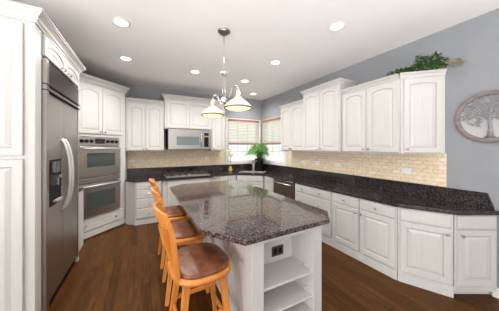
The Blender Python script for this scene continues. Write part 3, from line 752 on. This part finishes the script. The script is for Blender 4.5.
# ------------------------------------------------------------------ plants
def leaf(bm, p, d, up, L, W):
    d = d.normalized(); s = d.cross(up)
    if s.length < 1e-4: s = Vector((1, 0, 0))
    s.normalize(); n = s.cross(d).normalized()
    a = bm.verts.new(p); b1 = bm.verts.new(p + d * L * .4 + s * W - n * W * .25); b2 = bm.verts.new(p + d * L * .4 - s * W - n * W * .25); c = bm.verts.new(p + d * L - n * L * .2); m_ = bm.verts.new(p + d * L * .45 + n * W * .15)
    bm.faces.new((a, b1, m_)); bm.faces.new((a, m_, b2)); bm.faces.new((b1, c, m_)); bm.faces.new((m_, c, b2))
iv = thing('ivy_garland', 'trailing green artificial ivy with pale twigs lying on top of the right cabinets', 'plant', (2.945, 1.50, 2.487))
rr = random.Random(11); b = new(); sb = new()
for k in range(24):
    u = k / 23; base_p = Vector((.0 + .20 * u, -.42 * u, 0))
    base_p.x += rr.uniform(-.05, .05)
    hgt = .03 + .15 * math.exp(-((u - .72) / .22) ** 2)
    tip = base_p + Vector((rr.uniform(-.07, .05), rr.uniform(-.07, .07), hgt * rr.uniform(.5, 1.15)))
    pts = bez(base_p, base_p + Vector((0, 0, hgt * .8)), tip + Vector((0, 0, .03)), tip, 6)
    tube(sb, pts, .003, 5)
    for q in pts:
        for _ in range(3 if u > .25 else 2):
            d = Vector((rr.uniform(-1, .6), rr.uniform(-1, 1), rr.uniform(-.4, .8)))
            leaf(b, q + Vector((rr.uniform(-.02, .02), rr.uniform(-.02, .02), rr.uniform(0, .025))), d, Vector((0, 0, 1)), rr.uniform(.03, .05), rr.uniform(.012, .02))
for v in b.verts: v.co.z = max(v.co.z, .004)
for k in range(5):                      # strands hanging over the front of the crown
    q0 = Vector((.10 + .03 * k, -.24 - .03 * k, .02)); q3 = q0 + Vector((-.115, -.115, -.02 - .012 * (k % 3)))
    pts = bez(q0, q0 + Vector((-.04, -.04, .05)), q3 + Vector((0, 0, .05)), q3, 5); tube(sb, pts, .0025, 5)
    for q in pts[1:]:
        for _ in range(3): leaf(b, q + Vector((0, 0, .008)), Vector((rr.uniform(-1, .3), rr.uniform(-1, .3), rr.uniform(-.4, .4))), Vector((0, 0, 1)), rr.uniform(.03, .045), rr.uniform(.012, .018))
obj('foliage', b, M['leaf'], iv); obj('stems', sb, M['stem'], iv, True)
b = new()
for k in range(10):
    p0 = Vector((.16 + .012 * k, -.36 - .004 * k, .010)); p3 = Vector((min(.28, .24 + rr.uniform(-.03, .06)), -.52 - rr.uniform(0, .09), rr.uniform(-.01, .06)))
    tube(b, bez(p0, p0 + Vector((0, -.05, .08)), p3 + Vector((-.02, .08, .06)), p3, 8), .004, 5)
    for _ in range(3):
        q = p3 + Vector((rr.uniform(-.03, .0), rr.uniform(-.0, .06), rr.uniform(0, .03))); leaf(b, q, Vector((rr.uniform(-.3, .1), -1, rr.uniform(-.2, .4))), Vector((0, 0, 1)), .04, .010)
obj('twigs', b, M['twig'], iv)

pf = thing('potted_fern', 'bushy green fern in a black pot on the counter in the window corner', 'plant', (2.93, 4.98, .9015))
b = new(); lathe(b, [(.095, 0), (.10, .01), (.13, .30), (.138, .305), (.138, .33), (.125, .33), (.12, .29), (.02, .288)], 28); obj('pot', b, M['pot'], pf, True)
b = new(); lathe(b, [(.119, .292), (.119, .30), (.02, .31)], 20); obj('soil', b, M['soil'], pf)
b = new(); rr = random.Random(5); sb = new()
for k in range(84):
    a = rr.uniform(0, 6.283); el = rr.uniform(.10, 1.0); L = rr.uniform(.26, .48)
    dx, dy = math.cos(a), math.sin(a)
    reach = L * (.5 + .7 * (1 - el)); hz = .17 + .36 * el
    if dx > 0: reach = min(reach, .26)
    if dy > 0: reach = min(reach, .30)
    pts = bez((dx * .04, dy * .04, .30), (dx * .08, dy * .08, .30 + hz * .9), (dx * reach * .7, dy * reach * .7, .30 + hz), (dx * reach, dy * reach, .30 + hz * .78 - .05), 9)
    tube(sb, pts, .0025, 4)
    for i, q in enumerate(pts[1:]):
        tdir = (pts[min(i + 2, 9)] - pts[i]).normalized(); side = tdir.cross(Vector((0, 0, 1)))
        for sg in (-1, 1):
            leaf(b, q, side * sg + tdir * .6 + Vector((0, 0, rr.uniform(-.2, .3))), Vector((0, 0, 1)), rr.uniform(.06, .09), rr.uniform(.011, .017))
obj('fronds', b, M['fern'], pf); obj('stems', sb, M['stem'], pf, True)

fv = thing('flower_vase', 'pale yellow-green flower in a small amber vase on the back counter before the window', 'flower vase', (2.10, 5.10, .9015))
b = new(); lathe(b, [(.035, 0), (.048, .02), (.05, .06), (.032, .11), (.036, .13), (.030, .13), (.026, .11), (.02, .10)], 20); obj('vase', b, M['vase'], fv, True)
b = new(); tube(b, bez((0, 0, .10), (.02, 0, .25), (-.01, -.01, .38), (-.02, -.01, .50), 10), .005, 6); obj('stem', b, M['stem'], fv, True)
b = new(); rr = random.Random(2)
for k in range(60):
    d = Vector((rr.gauss(0, 1), rr.gauss(0, 1), rr.gauss(0, .8))).normalized(); c = Vector((-.02, -.01, .50)) + d * rr.uniform(.03, .12)
    leaf(b, c, d, Vector((0, 0, 1)), rr.uniform(.04, .06), .022)
obj('petals', b, M['orchid'], fv)
